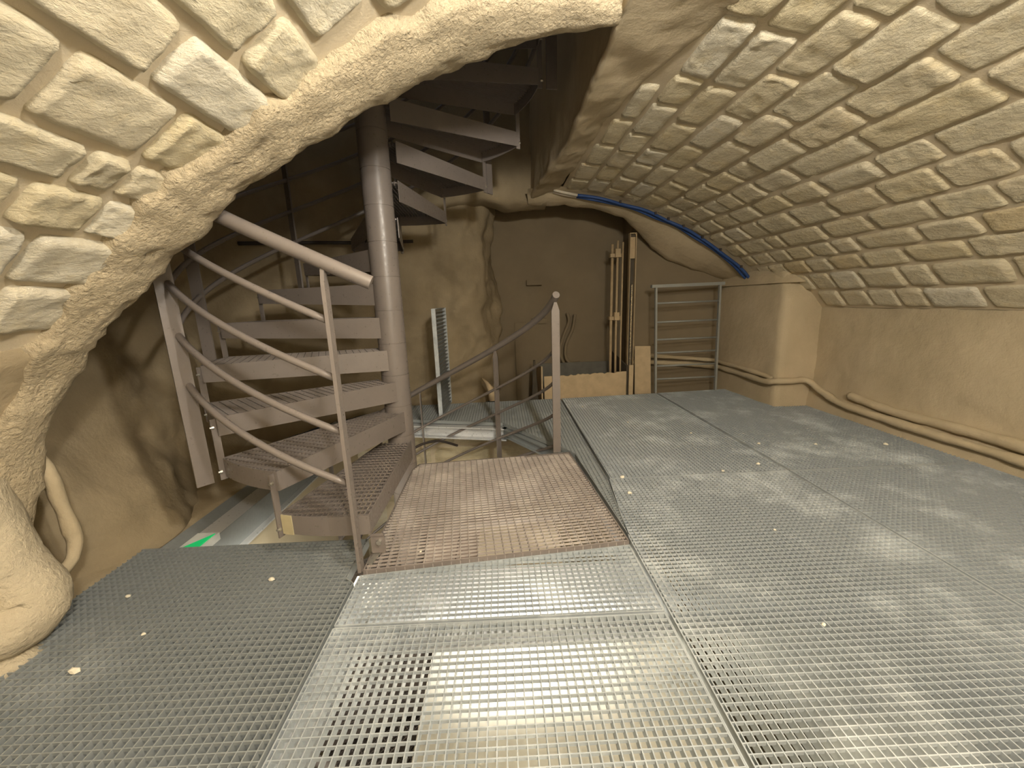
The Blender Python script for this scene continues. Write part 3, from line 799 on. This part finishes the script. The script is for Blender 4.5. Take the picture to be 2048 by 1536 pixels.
# ------------------------------------------------------------------ spare grating leaning upright at the back
lg = empty('spare_grating', (-.56, 3.28, 0)); tag(lg, 'galvanised grating panel standing upright on edge behind the central pole', 'grating')
rz = R_(88)
A, B = grating_parts([(0, 0), (.50, 0), (.50, .91), (0, .91)], .033, .0333, .0028, .003, .003, .028, deep_axis=1)
def stand(mb_):
    out = []
    for v in mb_.v:
        x, h, d = v.x, v.y, v.z          # local plane -> upright, thickness d
        out.append(Vector((-d*sin(rz)*-1*-1+x*cos(rz), x*sin(rz)+d*cos(rz)*0, h)))
    mb_.v = out; return mb_
tag(stand(A).build('uprights', M['galv_dark'], lg), kind='stuff'); tag(stand(B).build('bars', M['galv_dark'], lg), kind='stuff')
for x0, d0 in (((0, 0), (0, .91)), ((.50, 0), (.50, .91))):
    m_ = MB(); c = Vector((x0[0]*cos(rz), x0[0]*sin(rz), .455)); m_.box((c.x+.015, c.y, c.z), (.034, .004, .912)); m_.build('edge_bar', M['galv'], lg)
for h in (0, .91):
    m_ = MB(); m_.box((.25*cos(rz)+.015, .25, h), (.034, .5, .004)); m_.build('edge_bar', M['galv'], lg)

# ------------------------------------------------------------------ tan board box, post and panel at the back
bx = empty('board_box', (.84, 4.05, -.2)); tag(bx, 'open-topped box of raw tan board at the far end of the gratings', 'box')
V = []; n_ = 34; top = []
random.seed(3)
for i in range(n_+1):
    x = lerp(.42, 1.265, i/n_)-.84
    zt = lerp(.185, .205, i/n_)+.2+(random.uniform(-.012, .006) if 3 < i < 30 else 0)
    top.append((x, zt))
for yy in (-.10, -.085):
    V += [Vector((x, yy, 0)) for x, _ in top]+[Vector((x, yy, zt)) for x, zt in top]
F = []; N = n_+1
for s, o_ in ((0, 1), (2*N, -1)):
    for i in range(n_): 
        q = (s+i, s+i+1, s+N+i+1, s+N+i); F.append(q if o_ > 0 else q[::-1])
for i in range(n_): F.append((N+i, N+i+1, 3*N+i+1, 3*N+i))
mesh_obj('front_board', V, F, M['board'], bx)
m_ = MB(); m_.quadbox([(-.45, -.10, 0), (-.435, -.10, 0), (-.435, .35, 0), (-.45, .35, 0), (-.45, -.10, .49), (-.435, -.10, .49), (-.435, .35, .42), (-.45, .35, .42)]); o = m_.build('left_board', M['board'], bx)
m_ = MB(); m_.quadbox([(.43, -.085, 0), (.445, -.085, 0), (.40, .35, 0), (.385, .35, 0), (.43, -.085, .46), (.445, -.085, .46), (.40, .35, .56), (.385, .35, .56)]); o = m_.build('right_board', M['board_dark'], bx); o['label'] = 'dark sloping side board'
m_ = MB(); m_.box((0, .34, .2), (.86, .012, .5)); o = m_.build('back_board', M['grey_board'], bx); o['label'] = 'grey back board'
m_ = MB(); m_.box((.470, -.105, .23), (.045, .02, .48)); m_.build('corner_batten', M['board'], bx)
pn = MB(); pn.quadbox([(1.375, 4.0, -.05), (1.545, 4.0, -.05), (1.545, 4.018, -.05), (1.375, 4.018, -.05), (1.372, 4.03, .45), (1.535, 4.03, .445), (1.535, 4.048, .445), (1.372, 4.048, .45)])
tag(pn.build('offcut_board', M['board']), 'small upright tan board leaning beside the channel post', 'board')
cp = empty('channel_post', (1.325, 4.05, -.3)); tag(cp, 'tall narrow tan steel channel with a bright strip inside, behind the box', 'post')
m_ = MB(); m_.box((-.028, 0, .93), (.006, .05, 1.86)); m_.build('left_flange', M['tan'], cp)
m_ = MB(); m_.box((.030, 0, .93), (.008, .05, 1.86)); m_.build('right_flange', M['tan'], cp)
m_ = MB(); m_.box((0, .022, .93), (.055, .006, 1.86)); m_.build('web', M['board_dark'], cp)
m_ = MB(); m_.box((0, -.002, 1.72), (.045, .03, .20)); m_.build('top_block', M['tan'], cp)
m_ = MB(); m_.box((0, 0, 1.855), (.066, .055, .008)); m_.build('cap', M['tan'], cp)
m_ = MB(); m_.box((.006, .004, .86), (.010, .012, 1.02)); m_.build('slide_strip', M['chrome'], cp)
for i, (x, y, r, zt, lab) in enumerate([(1.235, 4.06, .009, 1.48, 'thin tan pipe just left of the channel post'), (1.195, 4.10, .012, 1.50, 'tan pipe second left of the channel post'), (1.150, 4.13, .014, 1.47, 'thick tan pipe furthest left of the channel post')]):
    m_ = MB(); m_.tube([(x, y, -.3), (x-.004, y, .5), (x, y, zt)], r, 10); o = m_.build('riser_pipe', M['tan'], None, True); tag(o, lab, 'pipe')
for i, (z, lab) in enumerate([(1.36, 'upper bracket clamping the tan pipes to the back wall'), (.74, 'lower bracket clamping the tan pipes to the back wall')]):
    m_ = MB(); m_.box((1.185, 4.12, z), (.13, .06, .035)); m_.box((1.19, 4.09, z+.02), (.05, .05, .08)); tag(m_.build('pipe_clamp', M['tan']), lab, 'bracket')
# small things on the dark back wall
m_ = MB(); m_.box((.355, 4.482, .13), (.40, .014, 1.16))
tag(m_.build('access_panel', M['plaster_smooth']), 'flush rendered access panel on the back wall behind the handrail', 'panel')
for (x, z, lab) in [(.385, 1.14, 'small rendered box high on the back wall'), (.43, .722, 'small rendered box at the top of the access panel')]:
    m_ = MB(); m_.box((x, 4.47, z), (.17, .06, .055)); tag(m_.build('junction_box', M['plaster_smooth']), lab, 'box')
for i, (P_, lab) in enumerate([([(.745, 4.45, .80), (.76, 4.44, .70), (.70, 4.44, .55), (.66, 4.44, .38), (.70, 4.43, .24), (.80, 4.43, .19), (.92, 4.43, .20), (1.25, 4.45, .22)], 'plastered hose hooking down and along the back wall, outer one'),
                              ([(.83, 4.45, .78), (.80, 4.44, .62), (.73, 4.44, .46), (.72, 4.44, .32), (.77, 4.43, .24), (.88, 4.43, .24)], 'plastered hose hooking down the back wall, inner one')]):
    m_ = MB(); m_.tube(spline(P_, 6), .017, 10); o = m_.build('wall_hose', M['plaster_smooth'], None, True); tag(o, lab, 'hose')
m_ = MB(); m_.tube([(-.10, 3.72, .02), (-.11, 3.72, .10), (-.16, 3.72, .19), (-.20, 3.72, .24)], [.05, .04, .018, .004], 8); tag(m_.build('plaster_spike', M['board'], None, True), 'pointed tan plaster offcut behind the handrail', 'offcut')
m_ = MB(); m_.quadbox([(.30, 4.1, -.1), (.37, 4.1, -.1), (.37, 4.14, -.1), (.30, 4.14, -.1), (.325, 4.1, .33), (.345, 4.1, .33), (.345, 4.14, .33), (.325, 4.14, .33)]); tag(m_.build('pointed_stake', M['board_dark']), 'dark pointed stake at the left end of the tan board box', 'stake')

# ------------------------------------------------------------------ blue hoses round the end of the vault
for i, (dy, dr, y0, lab) in enumerate([(0, -.030, 3.66, 'blue hose along the end of the vault, nearer one'), (.035, -.034, 3.70, 'blue hose along the end of the vault, farther one')]):
    hs = empty('blue_hose', vp(28, y0, dr)); tag(hs, lab, 'hose', None)
    c = vp(28, y0, dr)
    P_ = [vp(lerp(7.5, 46.5, k/50), y0+.006*sin(k*.7+i)+.012*smooth((k-38)/12), dr+.004*sin(k*.5+i*2))-c for k in range(51)]
    m_ = MB(); m_.tube(P_, .013, 10); m_.build('sheath', M['blue'], hs, True)
    P2 = [P_[0], vp(5.2, y0, dr+.012)-c, vp(3.4, y0+.01, dr+.03)-c]
    m_ = MB(); m_.tube(P2, .012, 8); m_.build('bare_end', M['whitepipe'], hs, True)
    P3 = [P_[-1], vp(48.2, y0+.012, dr)-c, vp(50.2, y0+.012+.02*i, dr-.01)-c]
    m_ = MB(); m_.tube(P3, .013, 8); m_.build('bare_end', M['whitepipe'], hs, True)
for k, a_ in enumerate((15, 21.5, 24, 27, 31, 35, 40)):
    m_ = MB(); c = vp(a_, 3.645, -.022); m_.box((0, 0, 0), (.016, .018, .022)); tag(m_.build('hose_clip', M['cable'], None, False, c), ('first', 'second', 'third', 'fourth', 'fifth', 'sixth', 'last')[k]+' black hose clip counted down from the top of the vault', 'clip', 'black clips along the blue hoses')

# ------------------------------------------------------------------ plastered pipes
def lumpy_tube(P_, r, mat, n=20, amp=.012, sc=9, seg=8):
    m_ = MB(); path = spline(P_, seg); m_.tube(path, r if not isinstance(r, list) else [interp([(k/(len(r)-1), r[k]) for k in range(len(r))], i/(len(path)-1)) for i in range(len(path))], n)
    c = Vector((0, 0, 0))
    N = len(path)
    for i in range(N):
        for k in range(n):
            v = m_.v[i*n+k]; d = (v-path[i]).normalized(); m_.v[i*n+k] = v+d*(amp*fbm(v, sc)+amp*.5*fbm(v, sc*3.5, 2))
    return m_
m_ = lumpy_tube([(-1.525, .98, .74), (-1.52, 1.02, .58), (-1.51, 1.04, .44), (-1.485, 1.05, .28), (-1.44, 1.06, .16), (-1.42, 1.04, .105), (-1.45, .97, .09), (-1.55, .90, .10)], [.085, .09, .095, .095, .09, .085, .08, .07], M['plaster_pale'], 24, .008)
tag(m_.build('lagged_pipe', M['plaster_pale'], None, True), 'thick pipe coated in cream plaster coming down the left wall', 'pipe')
m_ = lumpy_tube([(-1.58, .80, -.01), (-1.47, .90, -.01), (-1.43, .98, -.02), (-1.45, 1.05, -.06)], [.045, .05, .05, .04], M['plaster_rough'], 18)
tag(m_.build('pipe_elbow', M['plaster_pale'], None, True), 'low plastered elbow at the foot of the thick plaster-coated pipe', 'pipe')
m_ = lumpy_tube([(-1.53, 1.215, .60), (-1.495, 1.24, .476), (-1.495, 1.255, .347), (-1.49, 1.26, .209), (-1.48, 1.225, .145), (-1.475, 1.15, .12)], .020, M['rock'], 12, .005)
tag(m_.build('small_pipe', M['plaster'], None, True), 'thin plastered pipe bending at the foot of the left wall', 'pipe')

# plastered cables along the right wall
def cable_run(pts, r, lab):
    m_ = lumpy_tube(pts, r, M['plaster'], 12, .006, 7, 10)
    tag(m_.build('wall_cable', M['plaster'], None, True), lab, 'cable')
cable_run([(1.36, 4.12, .27), (1.75, 4.10, .25), (2.18, 4.0, .215), (2.24, 3.85, .205), (2.235, 3.5, .205), (2.235, 3.25, .205), (2.27, 3.14, .225), (2.40, 3.13, .225), (2.50, 3.12, .225), (2.535, 3.0, .16), (2.54, 2.80, .105), (2.55, 2.5, .09), (2.55, 2.1, .085), (2.55, 1.7, .085), (2.55, .8, .085), (2.55, -.5, .085)], .026, 'lower plaster-coated cable running round the pier and along the right wall')
cable_run([(1.40, 4.13, .345), (1.8, 4.09, .31), (2.18, 4.03, .275), (2.235, 3.88, .262), (2.235, 3.5, .262), (2.25, 3.3, .25), (2.262, 3.2, .235)], .020, 'upper plaster-coated cable on the pier and back wall')
cable_run([(2.57, 2.78, .175), (2.575, 2.5, .15), (2.575, 2.1, .15), (2.575, 1.7, .15), (2.575, .9, .15), (2.575, -.5, .15)], .030, 'upper plaster-coated cable along the foot of the right wall')
# cable on the stairwell wall and dark cable under the stairs
m_ = MB(); m_.tube(spline([(-1.85, 3.02, 1.42), (-1.5, 3.42, 1.47), (-1.1, 3.66, 1.49), (-.75, 3.72, 1.50)], 8), .014, 8); tag(m_.build('stairwell_cable', M['cable'], None, True), 'dark cable running across the stairwell wall behind the pole', 'cable')
m_ = MB(); m_.tube(spline([(-.98, 2.3, -.55), (-.86, 2.55, -.25), (-.72, 2.8, -.12), (-.55, 2.95, -.10), (-.4, 3.1, -.2)], 8), .010, 8); tag(m_.build('hanging_cable', M['cable'], None, True), 'dark cable looping under the lowest steps', 'cable')

# ------------------------------------------------------------------ green lit sign under the left grating
sg = empty('emergency_sign', (-1.33, 1.56, -.03)); tag(sg, 'green lit emergency sign fixed to the beam at the edge of the left grating', 'sign')
m_ = MB(); m_.quadbox([(-.075, -.03, -.03), (.02, -.03, -.03), (.02, .09, -.03), (-.075, .09, -.03), (-.075, -.03, .004), (.02, -.03, .004), (.02, .09, .004), (-.075, .09, .004)]); m_.build('casing', M['signwhite'], sg)
m_ = MB(); m_.prism([(-.065, -.035), (.012, -.035), (.012, .075)], .003, .008); m_.build('lit_face', M['green'], sg)

# ------------------------------------------------------------------ plaster crumbs on the gratings
random.seed(21)
crumb_lab = ['largest cream plaster crumb on the left grating, near its left edge', 'cream plaster crumb on the left grating nearest the viewer', 'tiny cream crumb on the left grating beside the largest one', 'cream crumb at the back of the left grating', 'cream crumb right of the landing, the farther of a pair', 'cream crumb right of the landing, the nearer of a pair', 'cream crumb on the grating joint left of the long right seam', 'cream crumb close to the long seam between the right gratings', 'cream crumb just right of the long seam, farther one', 'small cream crumb in the middle of the far grating', 'cream crumb on the far grating towards the tan box', 'farthest cream crumb, beside the narrow gap behind the landing post', 'cream crumb on the notched grating below the pier', 'cream crumb at the left end of the left grating by the thick pipe', 'tiny cream crumb on the front of the landing', 'tiny cream crumb in the middle of the large front right grating', 'cream crumb near the cables at the foot of the right wall', 'small cream crumb on the right grating in front of the landing corner']
crumbs = [(-1.20, .93, .014), (-.78, .66, .008), (-1.12, 1.05, .006), (-.86, 1.27, .010), (.62, 1.96, .012), (.60, 1.78, .012), (1.18, 1.98, .009), (1.42, 2.05, .011), (1.62, 2.35, .010), (1.30, 2.6, .009), (.95, 2.9, .008), (.70, 3.4, .009), (1.95, 2.3, .010), (-1.32, 1.22, .008), (-.35, 1.39, .006), (.9, .95, .006), (2.35, 2.25, .012), (1.08, 1.42, .006)]
for i, (x, y, r) in enumerate(crumbs):
    V = []; 
    for (a_, b_) in [(0, 0)]+[(k*60, 1) for k in range(6)]+[(k*60+30, 2) for k in range(6)]+[(0, 3)]:
        rr_ = r*(0, 1, .75, 0)[b_]*random.uniform(.7, 1.3); z_ = (0, r*.1, r*.7, r)[b_]
        V.append(Vector((rr_*cos(R_(a_)), rr_*sin(R_(a_))*random.uniform(.6, 1.2), z_)))
    F = [(0, 1+(k+1) % 6, 1+k) for k in range(6)]+[(1+k, 1+(k+1) % 6, 7+k) for k in range(6)]+[(7+k, 1+(k+1) % 6, 7+(k+1) % 6) for k in range(6)]+[(7+k, 7+(k+1) % 6, 13) for k in range(6)]
    tag(mesh_obj('plaster_crumb', V, F, M['chip'], loc=(x, y, .0005)), crumb_lab[i], 'debris', 'plaster crumbs on the gratings')
